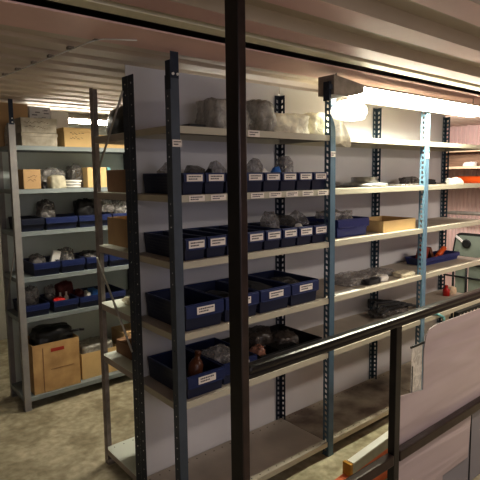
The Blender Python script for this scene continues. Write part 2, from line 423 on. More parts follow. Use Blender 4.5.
# thin cable with clips under the ceiling
pts = [(-.262, .04, 2.165), (-.28, .08, 2.166), (-.30, .29, 2.166), (-.314, .485, 2.166), (-.33, .66, 2.166), (-.345, .86, 2.166), (-.36, 1.03, 2.166), (-.40, 1.5, 2.166), (-.45, 2.4, 2.166)]
b = MB(); b.tube([(-.16, -.03, 2.162)] + pts, .0028, 6)
cb = tag(b.build('ceiling_cable', M['white_pl']), 'thin pale cable running across the ceiling decking above left rack', 'cable')
for p in pts[1:7]:
    b = MB(); b.box(p[0] - .012, p[0] + .012, p[1] - .02, p[1] + .008, 2.167, 2.178, .002); b.build('clip', M['fixture'], cb)

# ------------------------------------------------------------------ bins
def bin_shell(w, d, h, taper=.9, th=.003, front_cut=.0, ribs=5):
    b = MB()
    def ring(z, s, ins=0.0):
        x = w / 2 * s - ins; return [(-x, ins + (1 - s) * d * .25, z), (x, ins + (1 - s) * d * .25, z), (x, d - ins - (1 - s) * d * .15, z), (-x, d - ins - (1 - s) * d * .15, z)]
    o0 = ring(0, taper); o1 = ring(h, 1); i1 = ring(h, 1, th); i0 = ring(th, taper, th)
    V = [[b.bm.verts.new(p) for p in r] for r in (o0, o1, i1, i0)]
    b.bm.faces.new(V[0]); b.bm.faces.new(V[3])
    for a, c in ((0, 1), (1, 2), (2, 3)):
        for i in range(4): b.bm.faces.new([V[a][i], V[a][(i + 1) % 4], V[c][(i + 1) % 4], V[c][i]])
    for j in range(ribs):   # horizontal ribs on the sides
        z = h * (.18 + .15 * j); s = taper + (1 - taper) * z / h; x = w / 2 * s
        b.box(-x - .002, -x + .001, .02, d - .03, z, z + .005, mi=1); b.box(x - .001, x + .002, .02, d - .03, z, z + .005, mi=1)
    return b
def make_bin(w, d, h, label, group, lw=.07, lh=.028, mb='bin', mr='bin_rim', lx=0.0, card=True, seed=1, band=.45):
    t = thing('storage_bin', (0, 0, 0), label, 'bin', group)
    bin_shell(w, d, h).build('body', [M[mb], M['bin_rib']], t)
    b = MB(); r = .004   # rim
    b.box(-w / 2, w / 2, -.004, .004, h - .004, h + .003, .001); b.box(-w / 2, w / 2, d - .006, d, h - .004, h + .003, .001)
    b.box(-w / 2, -w / 2 + .006, .004, d - .006, h - .002, h + .003, .001); b.box(w / 2 - .006, w / 2, .004, d - .006, h - .002, h + .003, .001)
    b.build('rim', M[mr], t)
    b = MB(); b.box(-w / 2 + .002, w / 2 - .002, -.010, .003, h * (1 - band), h - .003, .002)
    b.box(-w / 2 + .01, w / 2 - .01, -.013, -.009, h * (1 - band) - .002, h * (1 - band) + .003, .001)
    b.build('front_band', M[mr], t)
    if card:
        o = lab_mesh(lw, lh, seed=seed).build('label_card', [M['paper'], M['ink']], t); o.location = (lx, -.0112, h * (1 - band / 2))
    return t
ORD = ['leftmost', 'second', 'third', 'fourth', 'fifth', 'sixth', 'seventh', 'rightmost']
def ordlab(i, n): return 'leftmost' if i == 0 else ('rightmost' if i == n - 1 else ORD[i] + ' from left')
# second shelf of the front rack: eight small bins
p = make_bin(.110, .355, .092, 'x', 'small labelled bins on the second shelf', .084, .030, seed=11, band=.42)
for i in range(8):
    o = p if i == 0 else dup(p, (0, 0, 0))
    o.location = (.122 + i * .1175, .026, ZS[1] + .0005)
    o['label'] = 'small blue bin, %s of the row on the front rack\'s second shelf' % ordlab(i, 8)
p = make_bin(.110, .37, .096, 'x', 'small labelled bins on the third shelf', .084, .034, seed=12, band=.5)
for i in range(8):
    o = p if i == 0 else dup(p, (0, 0, 0))
    o.location = (.122 + i * .1175, .022, ZS[2] + .0005)
    o['label'] = 'small blue bin, %s of the row on the front rack\'s third shelf' % ordlab(i, 8)
p = make_bin(.212, .36, .118, 'x', 'wide labelled bins on the fourth shelf', .098, .034, seed=13, band=.48)
for i in range(4):
    o = p if i == 0 else dup(p, (0, 0, 0))
    o.location = (.165 + i * .22, .022, ZS[3] + .0005)
    o['label'] = 'wide blue bin, %s of four on the front rack\'s fourth shelf' % ordlab(i, 4)
p = make_bin(.212, .36, .105, 'wide blue bin with label card at left end of the fifth shelf', 'wide labelled bins on the fifth shelf', .098, .034, seed=14, band=.5)
p.location = (.165, .022, ZS[4] + .0005)
o = dup(p, (.385, .04, ZS[4] + .0005), 'wide blue bin holding a net bag, second on the fifth shelf'); 
p = make_bin(.46, .35, .09, 'wide black tray with plastic bags of parts on the fifth shelf', None, .09, .03, 'bin_black', 'bin_black', card=False)
p.location = (.742, .03, ZS[4] + .0005)
# second bay
p = make_bin(.30, .28, .105, 'bright blue bin holding a grey film bag beside the open cardboard tray', None, .07, .03, 'bin_bright', 'bin_bright', card=False)
p.location = (1.30, .075, ZS[2] + .0005)
p = make_bin(.55, .15, .052, 'low bright blue bin holding red and orange tools behind the third post', None, .07, .03, 'bin_bright', 'bin_bright', card=False)
p.location = (2.53, .175, ZS[3] + .0005)
# left rack bins
def lbins(z, ys, spans, h, what, mbs):
    for i, (x0, x1) in enumerate(spans):
        q = make_bin(x1 - x0, .30, h, 'blue bin, %s on the left rack\'s %s shelf' % (ordlab(i, len(spans)), what), 'bins on the left rack\'s %s shelf' % what, card=False, mb=mbs[i][0], mr=mbs[i][1])
        q.location = ((x0 + x1) / 2, ys, z + .0005)
BB = ('bin', 'bin_rim'); BD = ('bin_shaded', 'bin_shaded'); BX = ('bin', 'bin_rim')
lbins(ZS[2], 1.80, [(-.112, .046), (.052, .282), (.290, .546), (.554, .78)], .085, 'third', [BD, BX, BX, BX])
lbins(ZS[3], 1.80, [(-.112, -.052), (-.046, .140), (.146, .325), (.332, .506), (.512, .690)][1:], .090, 'fourth', [BX] * 4)
lbins(ZS[4] + .035, 1.80, [(-.118, .052), (.078, .262), (.268, .450), (.456, .64)], .080, 'fifth', [BB, BX, BX, BB])

# ------------------------------------------------------------------ cartons
def scribble(b, x0, x1, z0, z1, y, seed, mi=0, rows=2):
    rr = random.Random(seed)
    for j in range(rows):
        z = z1 - (j + .5) * (z1 - z0) / rows; x = x0
        hh = (z1 - z0) / rows * .3
        while x < x1 - .008:
            x2 = x + rr.uniform(.006, .016); za = z + rr.uniform(-hh, hh); zb = z + rr.uniform(-hh, hh)
            b.quad([(x, y, za), (x2, y, zb), (x2, y, zb + .003), (x, y, za + .003)], mi); x = x2 + (rr.random() < .25) * .008
def carton(loc, w, d, h, m, label, rz=0, seam=True, writing=None, tape=None, cat='carton', flaps=False, name='carton', group=None, split=None):
    t = thing(name, loc, label, cat, group, rz)
    b = MB()
    if flaps:   # open-topped box
        th = .004
        b.box(-w / 2, w / 2, 0, d, 0, th); b.box(-w / 2, w / 2, 0, th, th, h); b.box(-w / 2, w / 2, d - th, d, th, h)
        b.box(-w / 2, -w / 2 + th, th, d - th, th, h); b.box(w / 2 - th, w / 2, th, d - th, th, h)
    else:
        b.box(-w / 2, w / 2, 0, d, 0, h, .003)
        if seam: b.box(-w / 2 + .002, w / 2 - .002, d / 2 - .001, d / 2 + .001, h, h + .0008)
    b.build('box', M[m], t)
    if split:
        b = MB(); b.box(-w / 2 - .004, w / 2 + .004, -.004, d + .004, h * split, h + .002, .003); b.build('lid', M[m], t)
    if writing:
        b = MB(); x0, x1, z0, z1 = writing; scribble(b, x0, x1, z0, z1, -.0048 if split else -.0008, int(abs(loc[0]) * 999) + 3); b.build('handwriting', M['marker'], t)
    if tape:
        b = MB(); x0, x1, z0, z1 = tape; b.box(x0, x1, -.0012, 0, z0, z1); b.build('tape', M['redtape'], t, 'red tape')
    return t
zt = ZS[0] + .001
carton((.045, 1.80, zt), .238, .27, .086, 'card_old', 'stained old grey carton, lower of two stacked on left rack top shelf', writing=None, split=.75)
carton((.045, 1.80, zt + .0895), .235, .27, .098, 'card_old', 'stained old grey carton with handwriting, upper of the stack on left rack', writing=(-.10, .06, .02, .085), split=.55)
carton((.322, 1.82, zt), .20, .25, .137, 'card_light', 'clean yellow carton with handwriting beside the stacked old grey cartons', writing=(-.06, .04, .05, .11), split=.82)
carton((.60, 1.85, zt), .25, .22, .098, 'card_light', 'low yellow carton with red mark on the left rack\'s top shelf', tape=(.085, .10, .03, .08))
carton((-.02, 1.80, ZS[1] + .001), .115, .22, .134, 'card', 'small tan carton with a black scribble on left rack second shelf', writing=(-.03, .03, .04, .10), name='carton')
carton((.456, 1.82, ZS[1] + .001), .15, .24, .150, 'card_light', 'upright yellow carton on the left rack beside the teal strip', split=None)
b = MB(); b.box(.534, .560, 1.815, 2.0, ZS[1] + .001, ZS[1] + .152, .002); tag(b.build('binder', M['teal']), 'narrow teal binder standing beside the upright yellow carton', 'binder')
# old sack-like bundle at the extreme left
# stuff stored on top, at the rear of the left rack
carton((-.05, 2.045, zt), .20, .09, .31, 'card', 'tall brown cardboard carton at the rear of left rack top shelf', seam=False)
carton((.135, 2.045, zt), .15, .085, .30, 'panel', 'pale carton printed with blue patches behind the old grey cartons', seam=False)
carton((.28, 2.045, zt), .13, .085, .275, 'white_pl', 'pale pinkish carton behind the yellow carton on left rack', seam=False)
for o in list(COL.objects):
    if o.get('label', '').startswith('pale carton printed'):
        b = MB()
        rr = random.Random(4)
        for j in range(10):
            x = rr.uniform(-.065, .035); z = rr.uniform(.20, .285); b.box(x, x + rr.uniform(.015, .04), -.0015, 0, z, z + rr.uniform(.004, .010))
        b.build('print', M['sheet_grey'], o)
# big carton bottom
t = carton((.082, 1.80, ZS[5] + .001), .335, .27, .36, 'card_big', 'big scuffed tan carton with red tape, black film on top, bottom shelf', tape=(-.04, .055, .29, .315), flaps=True)
b = MB(); b.box(-.157, .157, .003, .0045, .0, .36)
b = MB(); b.box(-.045, .12, -.002, -.0002, .16, .163); b.box(-.10, -.094, -.002, -.0002, .0, .33); b.build('crease', M['card_dark'], t)
t = carton((.43, 1.84, ZS[5] + .001), .30, .25, .20, 'card_light', 'yellow carton with a grey film bag on top, left rack bottom shelf', flaps=True)

# back-rack cartons
carton((.19, .575, ZS[1] - .001), .23, .235, .118, 'card_dark', 'reddish-brown carton at the back rack\'s end, on second shelf', seam=True)
t = carton((.19, .585, ZS[2] - .001), .23, .24, .15, 'card', 'open tan carton with raised flap on the back rack\'s third shelf', flaps=True)
b = MB(); b.quad([(-.115, 0, .148), (-.115, .24, .148), (-.06, .22, .10), (-.06, .02, .10)]); b.build('flap', M['card'], t)
carton((.22, .60, ZS[4] + .019), .28, .19, .075, 'card_dark', 'flat brown carton on the back rack\'s fifth shelf', seam=True)
# cardboard tray second bay
t = carton((1.76, .05, ZS[2] + .001), .37, .27, .072, 'card_light', 'shallow open yellow cardboard tray on the front rack\'s third shelf', flaps=True, name='cardboard_tray', cat='tray')

# ------------------------------------------------------------------ crumpled things
def lump(name, c, size, m, label, cat='plastic bag', seed=0, rough=.35, flat=True, sub=4, ridge=14.0, group=None, parent=None, rz=0, square=.6):
    """crumpled bag: c = centre of its base, size = full extents"""
    bm = bmesh.new(); bmesh.ops.create_icosphere(bm, subdivisions=sub, radius=1)
    off = Vector((seed * 3.17, seed * 1.3, seed * 7.7))
    for v in bm.verts:
        d = v.co.normalized(); k = max(abs(d.x), abs(d.y), abs(d.z)); d2 = d / (k ** square)
        n = noise.noise(d * 1.7 + off) * .6 + (1 - abs(noise.noise(d * 3.1 + off)) * 3) * .25 + (.5 - abs(noise.noise(d * 6.5 + off))) * .32 + (.5 - abs(noise.noise(d * 13 + off))) * .16
        v.co = d2 * (1 + rough * n)
    xs = [v.co.x for v in bm.verts]; ys = [v.co.y for v in bm.verts]; zs = [v.co.z for v in bm.verts]
    if flat:
        lo = min(zs) * .45
        for v in bm.verts: v.co.z = max(v.co.z, lo)
        zs = [v.co.z for v in bm.verts]
    f = [(max(a) - min(a)) for a in (xs, ys, zs)]
    for v in bm.verts:
        v.co = Vector(((v.co.x - (max(xs) + min(xs)) / 2) / f[0] * size[0], (v.co.y - (max(ys) + min(ys)) / 2) / f[1] * size[1], (v.co.z - min(zs)) / f[2] * size[2]))
    for fc in bm.faces: fc.smooth = sub > 2
    me = bpy.data.meshes.new(name); bm.to_mesh(me); bm.free(); me.materials.append(m)
    o = bpy.data.objects.new(name, me); COL.objects.link(o); o.location = c; o.rotation_euler = (0, 0, rz)
    if parent: o.parent = parent
    else: tag(o, label, cat, group)
    return o
T = ZS
# --- front rack, top shelf
z = T[0] + .0008
lump('wrapped_bundle', (.425, .20, z), (.23, .22, .165), M['film_grey'], 'grey wrapped bundle on the front rack\'s top shelf, left of railing post', 'bundle', 3, .22, square=.8)
b = MB(); b.box(.17, .262, .12, .34, z, z + .024, .004); tag(b.build('slate', M['dark_cloth']), 'flat dark slab lying left of the wrapped bundle on top shelf', 'slab')
lump('bubble_wrap_bag', (.60, .15, z), (.115, .25, .175), M['film_grey'], 'standing grey bubble wrap bag just right of the tall railing post', 'plastic bag', 5, .28, square=.5)
lump('plastic_sheeting', (.79, .18, z), (.29, .25, .12), M['film_white'], 'long heap of cream plastic sheeting in the middle of the top shelf', 'plastic sheeting', 8, .3, square=.7)
lump('plastic_sheeting', (1.065, .19, z), (.25, .24, .15), M['film_white'], 'bulky cream plastic heap on top shelf beside the glowing white bag', 'plastic sheeting', 9, .3, square=.5)
gb = lump('plastic_bag', (1.08, -.065, 1.926), (.235, .12, .112), mat('self_lit_white_film', (.95, .95, .88), .4, emis=.7, ecol=(1, 1, .9)), 'brightly lit white plastic bag bulging under the light fitting', 'plastic bag', 11, .22, square=.4, flat=False)  # bag film emits light itself to look lit through by the tube
b = MB()   # tail of film hanging over the shelf edge
G = 7; H = 8; vv = []
for j in range(H):
    row = []
    for i in range(G):
        u = i / (G - 1); v = j / (H - 1)
        x = 1.02 + .055 * v + (u - .5) * (.075 + .035 * v) + .008 * math.sin(5 * v + 3 * u)
        yy = -.018 - .022 * math.sin(v * 2.6) + .008 * math.sin(u * 9 + v * 3)
        row.append(b.bm.verts.new((x, yy, 1.965 - .165 * v + .01 * math.sin(u * 6))))
    vv.append(row)
for j in range(H - 1):
    for i in range(G - 1): b.bm.faces.new([vv[j][i], vv[j][i + 1], vv[j + 1][i + 1], vv[j + 1][i]]).smooth = True
o = b.build('tail', M['film_white'], gb); o.location = -Vector(gb.location)
# --- second shelf bin contents
z = T[1] + .006
def inbin(i, dy, size, m, label, seed, name='plastic_bag', base=z, cat='plastic bag', rough=.4, dx=0):
    return lump(name, (.122 + i * .1175 + dx, dy, base), size, m, label, cat, seed, rough, sub=2)
inbin(0, .24, (.085, .12, .142), M['film'], 'grey film bag poking from the leftmost small bin, second shelf', 21)
inbin(1, .20, (.085, .12, .128), M['film_dark'], 'smoky film bag in the second small bin, second shelf', 22)
inbin(1, .09, (.06, .06, .112), M['black'], 'black bag at the front of the second small bin, second shelf', 23, dx=.012)
inbin(2, .16, (.09, .12, .150), M['film'], 'clear film bag in the third small bin beside the railing post', 24, dx=-.005)
inbin(4, .16, (.088, .12, .165), M['film'], 'beige-grey film bag standing in the fifth small bin, second shelf', 25, dx=-.01)
inbin(5, .12, (.07, .06, .125), M['skyblue'], 'light blue packet in the sixth small bin, second shelf', 26, name='packet', cat='packet')
inbin(4, .08, (.08, .06, .112), M['white_pl'], 'white packet lying at the front of the fifth small bin', 27, name='packet', cat='packet')
inbin(6, .17, (.088, .13, .180), M['film'], 'clear pointed film bag in the seventh small bin, second shelf', 28, dx=-.02)
z3 = T[2] + .006
inbin(5, .17, (.088, .12, .175), M['film'], 'grey net-like bag standing in the sixth small bin, third shelf', 31, base=z3)
inbin(6, .20, (.092, .20, .150), M['film_dark'], 'smoky film bag in the seventh small bin, third shelf', 32, base=z3)
inbin(7, .22, (.092, .22, .165), M['film'], 'flat grey film bag in the rightmost small bin, third shelf', 33, base=z3)
inbin(6, .07, (.06, .05, .108), M['white_pl'], 'white packet at the front of the seventh small bin, third shelf', 34, name='packet', cat='packet', base=z3)
z4 = T[3] + .006
lump('wrapped_parts', (.605, .20, z4), (.19, .24, .115), M['dark_cloth'], 'dark wrapped parts in the third wide bin, fourth shelf', 'parts', 41, .3, sub=2)
lump('wrapped_parts', (.825, .20, z4), (.19, .24, .113), M['film_dark'], 'smoky wrapped parts in the rightmost wide bin, fourth shelf', 'parts', 42, .3, sub=2)
lump('wrapped_parts', (.385, .22, z4), (.18, .24, .100), M['black'], 'black wrapped parts in the second wide bin, fourth shelf', 'parts', 43, .3, sub=2)
z5 = T[4] + .006
b = MB(); b.lathe([(.001, 0), (.034, .002), (.036, .05), (.036, .10), (.022, .125), (.014, .13), (.014, .148)], (0, 0, 0), 16)
bt = b.build('bottle', M['amber']); bt.location = (.17, .14, z5); bt.rotation_euler = (0, R(12), 0); tag(bt, 'amber brown bottle leaning in the left bin on the fifth shelf', 'bottle')
b = MB(); b.lathe([(.016, 0), (.016, .018)], (0, 0, .148), 12); b.build('cap', M['amber'], bt)
lump('net_bag', (.345, .17, z5), (.165, .18, .145), M['film'], 'whitish net bag bulging from the second bin, fifth shelf', 'bag', 51, .3)
lump('parts_bag', (.68, .24, z5), (.22, .17, .155), M['film_brown'], 'clear bag of brown parts lying on top in the black tray', 'plastic bag', 52, .35)
lump('parts_bag', (.80, .16, z5), (.16, .15, .135), M['film_brown'], 'clear bag of dark parts at the right in the black tray', 'plastic bag', 53, .35)
b = MB()
for k in range(9):
    x = .665 + k * .016; b.box(x, x + .009, .06, .16, z5 + .002, z5 + .082, .002)
b.box(.66, .815, .065, .155, z5, z5 + .06, .002)
rb = tag(b.build('ribbed_block', M['rubber']), 'black ribbed plastic block at the front of the black tray', 'block')
lump('parts_bag', (.555, .10, z5), (.08, .09, .125), M['film_orange'], 'clear bag with reddish parts beside the tall railing post', 'plastic bag', 54, .35)
# --- second bay
b = MB(); b.lathe([(.001, 0), (.15, 0), (.155, .008), (.15, .022), (.09, .03), (.085, .034), (.085, .06), (.08, .062), (.001, .062)], (0, 0, 0), 32)
ds = b.build('lid_stack', M['metal']); ds.location = (1.575, .205, T[1] + .001); tag(ds, 'low stack of round grey metal lids on second shelf, middle bay', 'lids')
b = MB(); b.box(-.17, .17, -.12, .12, 0, .012, .004); o = b.build('folded_film', M['film']); o.location = (1.91, .20, T[1] + .001); o.rotation_euler = (0, 0, .2); tag(o, 'folded grey film lying beside the round metal lids', 'plastic film')
lump('dark_bag', (2.20, .27, T[1] + .001), (.13, .14, .06), M['film_dark'], 'small dark soft bag on second shelf behind the third post', 'bag', 61, .3)
lump('coiled_strap', (2.36, .24, T[1] + .001), (.20, .14, .04), M['dark_cloth'], 'flat dark strap bundle on second shelf, right bay', 'strap', 62, .3)
lump('crumpled_paper', (2.53, .09, T[1] + .001), (.17, .10, .052), M['white_pl'], 'crumpled pinkish white paper on second shelf, right bay', 'paper', 63, .45)
lump('plastic_bag', (1.265, .20, T[2] + .006), (.26, .20, .165), M['film'], 'grey film bag bulging out of the bright blue bin', 'plastic bag', 64, .45)
z4 = T[3] + .001
lump('folded_cloth', (1.44, .20, z4), (.30, .22, .06), M['film'], 'folded grey cloth on the fourth shelf, middle bay, left', 'cloth', 65, .25)
lump('folded_cloth', (1.50, .08, z4), (.16, .07, .035), M['dark_cloth'], 'small black rolled cloth in front of the folded grey cloth', 'cloth', 66, .3)
lump('crumpled_paper', (1.62, .09, z4), (.11, .08, .04), M['white_pl'], 'crumpled white paper at the grey cloth\'s right end', 'paper', 67, .4)
lump('folded_cloth', (1.75, .22, z4), (.26, .18, .04), M['film'], 'second thin grey cloth on the fourth shelf near third post', 'cloth', 68, .25)
lump('crumpled_paper', (1.87, .085, z4), (.18, .10, .03), M['film_white'], 'pale crumpled film in front of the third post, fourth shelf', 'plastic film', 69, .3)
b = MB(); b.box(1.075, 1.30, .012, .085, z4, z4 + .002); tag(b.build('paper_sheet', M['white_pl']), 'flat white paper sheet at the fourth shelf\'s front edge', 'paper')
# tools in the low blue bin
b = MB(); mt = Matrix.Translation((2.36, .25, T[3] + .03)) @ Matrix.Rotation(R(20), 4, 'Y')
b.box(-.04, .04, -.03, .03, -.015, .11, .008, mtx=mt); gl = b.build('hand_tool', M['tool_red']); tag(gl, 'red hand tool standing in the low bright blue bin', 'tool')
b = MB(); mt = Matrix.Translation((2.50, .24, T[3] + .012)) @ Matrix.Rotation(R(-30), 4, 'Y'); b.box(-.018, .018, -.02, .02, 0, .12, .005, mtx=mt); b.build('handle', M['amber'], gl)
b = MB(); b.cyl((2.60, .25, T[3] + .03), (2.72, .26, T[3] + .085), .022, 12); b.cyl((2.56, .25, T[3] + .02), (2.60, .25, T[3] + .03), .012, 10); tag(b.build('torch', M['orange']), 'orange torch lying in the low bright blue bin', 'torch')
# fifth shelf: straps
b = MB()
for k in range(4):
    y0 = .16 + k * .055
    pts = [(1.72 + .03 * k, y0, T[4] + .055), (1.85, y0 + .03, T[4] + .062 + .012 * k), (2.05, y0 + .01, T[4] + .062), (2.25, y0 + .04, T[4] + .012)]
    b.tube(pts, .009, 8)
tag(b.build('cable_bundle', M['dark_cloth']), 'bundle of dark grey cables on the fifth shelf, behind third post', 'cables')
lump('dark_cloth', (1.95, .26, T[4] + .001), (.42, .16, .05), M['film_dark'], 'dark film heap under the cable bundle on the fifth shelf', 'plastic film', 70, .3)
b = MB(); b.lathe([(.001, 0), (.028, 0), (.028, .05), (.014, .062), (.012, .085)], (0, 0, 0), 14); o = b.build('spray_cap', M['red']); o.location = (2.76, .25, T[4] + .001); tag(o, 'small bright red bottle on the fifth shelf, right bay', 'bottle')
lump('wood_scrap', (2.86, .27, T[4] + .001), (.10, .09, .06), M['wood_light'], 'small piece of pale wood beside the bright red bottle', 'wood', 71, .2, sub=2)

# --- left rack contents
z = T[1] + .001
lump('cap', (.165, 1.86, z), (.12, .13, .098), M['cloth_beige'], 'beige cloth cap on the left rack\'s second shelf', 'cap', 81, .2)
lump('roll', (.072, 1.87, z), (.045, .08, .055), M['black'], 'small black lump between the tan carton and beige cap', 'lump', 82, .3, sub=2)
lump('plastic_bag', (.19, 2.03, z), (.20, .16, .155), M['film'], 'grey film bag behind the beige cloth cap', 'plastic bag', 83, .4)
lump('plastic_bag', (.35, 1.98, z), (.13, .16, .18), M['film_dark'], 'clear upright film bag beside the upright yellow carton', 'plastic bag', 84, .4)
b = MB()
for k in range(3): b.lathe([(.045, k * .02), (.058, k * .02 + .003), (.058, k * .02 + .016), (.045, k * .02 + .018)], (0, 0, 0), 20)
b.cyl((0, -.05, .045), (.05, -.04, .05), .008, 8)
o = b.build('cable_reel', M['white_pl']); o.location = (.285, 1.87, z); tag(o, 'coiled white cable on the left rack\'s second shelf', 'cable')
z = T[2] + .006
lump('net_bag', (.11, 1.96, z), (.14, .12, .21), M['film_dark'], 'smoky net bag standing in the second left rack bin', 'bag', 85, .35)
lump('dark_bag', (.40, 1.96, z), (.16, .14, .205), M['black'], 'black bag standing in the third bin of left rack', 'bag', 86, .35)
lump('plastic_bag', (.55, 1.96, z + .09), (.16, .14, .12), M['film'], 'grey film bag right of the black bag, third shelf', 'plastic bag', 87, .4)
lump('plastic_bag', (.69, 1.96, z), (.15, .14, .20), M['film'], 'grey film bag in the rightmost bin, left rack third shelf', 'plastic bag', 88, .4)
z = T[3] + .006
b = MB(); mt = Matrix.Translation((.115, 1.90, z)) @ Matrix.Rotation(R(14), 4, 'Y'); b.box(-.03, .03, -.02, .02, 0, .155, .006, mtx=mt); tag(b.build('white_packet', M['white_pl']), 'white packet standing in the leftmost fourth shelf bin', 'packet')
lump('plastic_bag', (.03, 1.95, z), (.12, .12, .14), M['film'], 'clear film bag left of the white packet, fourth shelf', 'plastic bag', 91, .4)
lump('plastic_bag', (.235, 1.95, z), (.14, .14, .165), M['film'], 'clear film bag in the second bin, left rack fourth shelf', 'plastic bag', 92, .4)
lump('dark_bag', (.42, 1.96, z), (.15, .15, .12), M['film_dark'], 'smoky film bag in the third bin, left rack fourth shelf', 'plastic bag', 93, .4)
z = T[4] + .041
lump('plastic_bag', (-.03, 1.98, z), (.12, .12, .185), M['film'], 'clear film bag in the leftmost bin, left rack fifth shelf', 'plastic bag', 94, .4)
lump('plastic_bag', (.12, 1.99, z), (.08, .10, .17), M['film'], 'upright clear film bag between red rag and leftmost bin', 'plastic bag', 95, .4)
lump('rag', (.135, 1.86, z), (.10, .09, .095), M['red'], 'bright red rag in the second bin, left rack fifth shelf', 'rag', 96, .35)
for k, (x, m_) in enumerate(((.17, 'white_pl'), (.215, 'white_pl'))):
    b = MB(); b.lathe([(.001, 0), (.018, 0), (.018, .07), (.008, .085), (.008, .11)], (0, 0, 0), 12); o = b.build('bottle', M[m_]); o.location = (x, 1.92, z)
    tag(o, ['small white bottle beside the bright red rag', 'small white bottle, right one of the pair near red rag'][k], 'bottle', 'small white bottles')
lump('dark_red_bag', (.235, 2.03, z), (.14, .12, .175), M['darkred'], 'dark red bag at the back, left rack fifth shelf', 'bag', 97, .3)
lump('red_packet', (.315, 1.93, z), (.075, .1, .115), M['darkred'], 'dark red packet at the left of the third fifth-shelf bin', 'packet', 98, .3, sub=2)
lump('white_packet', (.36, 1.89, z), (.05, .08, .105), M['white_pl'], 'small white packet beside the light blue block', 'packet', 99, .4, sub=2)
b = MB(); b.box(.395, .445, 1.86, 1.96, z, z + .10, .005); tag(b.build('blue_block', M['skyblue']), 'light blue block in the third fifth-shelf bin', 'block')
# bottom shelf
lump('black_film', (.09, 1.925, T[5] + .33), (.30, .24, .125), M['black'], 'black film bulging from the big scuffed tan carton', 'plastic film', 101, .25)
b = MB(); b.tube([(.18, 1.85, T[5] + .40), (.255, 1.80, T[5] + .415), (.29, 1.795, T[5] + .41)], .009, 8); tag(b.build('handle_bar', M['black']), 'short black bar sticking out of the black film', 'bar')
lump('plastic_bag', (.43, 1.965, T[5] + .14), (.27, .22, .11), M['film_grey'], 'grey film bag filling the yellow carton, bottom shelf', 'plastic bag', 102, .2, square=.9)
b = MB(); b.box(.62, .80, 1.82, 2.05, T[5] + .001, T[5] + .30, .004); tag(b.build('carton', M['card']), 'plain tan carton right of the yellow carton, bottom shelf', 'carton')
# wrinkled bundle at the far left edge, beyond the rack
lump('wrapped_bundle', (-.075, 2.02, T[0] + .001), (.10, .10, .16), M['film_grey'], 'wrinkled grey bundle behind the left rack\'s corner post', 'bundle', 103, .25)
# back rack contents
lump('black_bag', (.19, .64, T[0] - .0012), (.28, .42, .175), M['black'], 'round black bag on top shelf of the back rack', 'bag', 104, .12, square=.3)
lump('plastic_bag', (.15, .62, T[3] - .001), (.14, .20, .05), M['film_white'], 'flat white film bag on the back rack\'s fourth shelf', 'plastic bag', 105, .4)

# ------------------------------------------------------------------ railing
YR = -.707
rl = thing('railing', (0, 0, 0), 'dark brown steel railing of square tube crossing in front of the rack', 'railing')
b = MB(); b.box(-.206, -.179, YR, YR + .057, 0, CZ - .002, .003); b.build('tall_post', M['rail_brown'], rl)
b = MB(); b.box(-.2085, -.2055, YR + .001, YR + .058, 0, CZ - .002, .001); b.build('shaded_side', M['rail'], rl)  # thin dark skin painting shade onto the left face of the tall post
b = MB(); b.box(.604, .644, YR + .003, YR + .035, 0, 1.022, .004); b.build('short_post', M['rail'], rl)
b = MB(); b.box(-.178, 2.6, YR, YR + .044, 1.036, 1.061, .011); b.box(-.178, 2.6, YR + .002, YR + .040, 1.021, 1.038, .006); b.build('handrail', M['rail'], rl)
b = MB(); b.box(-.178, .602, YR, YR + .034, .43, .476, .006); b.box(.646, 2.6, YR, YR + .034, .43, .476, .006); b.build('mid_rail', M['rail_brown'], rl)
b = MB(); b.box(2.558, 2.6, YR + .002, YR + .036, 0, 1.022, .004); b.build('short_post', M['rail'], rl)

# sheet fixed to the far side of the railing
b = MB(); poly = [(.655, .02), (1.07, .02), (1.073, .175), (1.325, .172), (1.345, .40), (2.0, .45), (2.0, .945), (1.10, .953), (.97, .954), (.915, .944), (.888, .920), (.872, .86), (.872, .67), (.655, .70)]
b.prism(poly, YR + .036, YR + .040)
tag(b.build('plastic_sheet', M['sheet']), 'large glossy pinkish sheet fixed behind the railing at lower right', 'sheet')
b = MB(); b.box(1.0, 2.4, YR + .048, YR + .056, .005, .60)
t = tag(b.build('board', M['sheet_grey']), 'blue-grey board standing behind the pinkish sheet', 'board')
b = MB(); b.box(1.365, 1.372, YR + .044, YR + .048, .02, .58); b.build('edge_strip', M['rubber'], t)
# paper sleeve
b = MB(); b.box(.78, .868, YR + .042, YR + .0435, .672, .885, .0005)
sl = tag(b.build('document_sleeve', M['sleeve']), 'clear document sleeve with pale paper hanging at the sheet\'s edge', 'sleeve')
b = MB(); b.box(.774, .90, YR + .040, YR + .046, .883, .893, .002); b.build('clamp', M['rubber'], sl)
b = MB(); b.box(.786, .792, YR + .041, YR + .0455, .675, .80); b.build('strap', M['rubber'], sl)
b = MB()
pts = [(1.03, YR + .044, .957), (1.00, YR + .044, .985), (.95, YR + .044, .99), (.91, YR + .046, .99)]
# pale hose end lying on the fifth shelf front
b = MB(); pts = [(2.02, .05, T[4] + .012), (2.10, .03, T[4] + .012), (2.17, .0, T[4] + .008), (2.215, -.03, T[4] - .02), (2.22, -.03, T[4] - .05)]
b.tube(pts, .010, 8); tag(b.build('hose', M['teal']), 'short pale green hose drooping over the fifth shelf\'s front edge', 'hose')
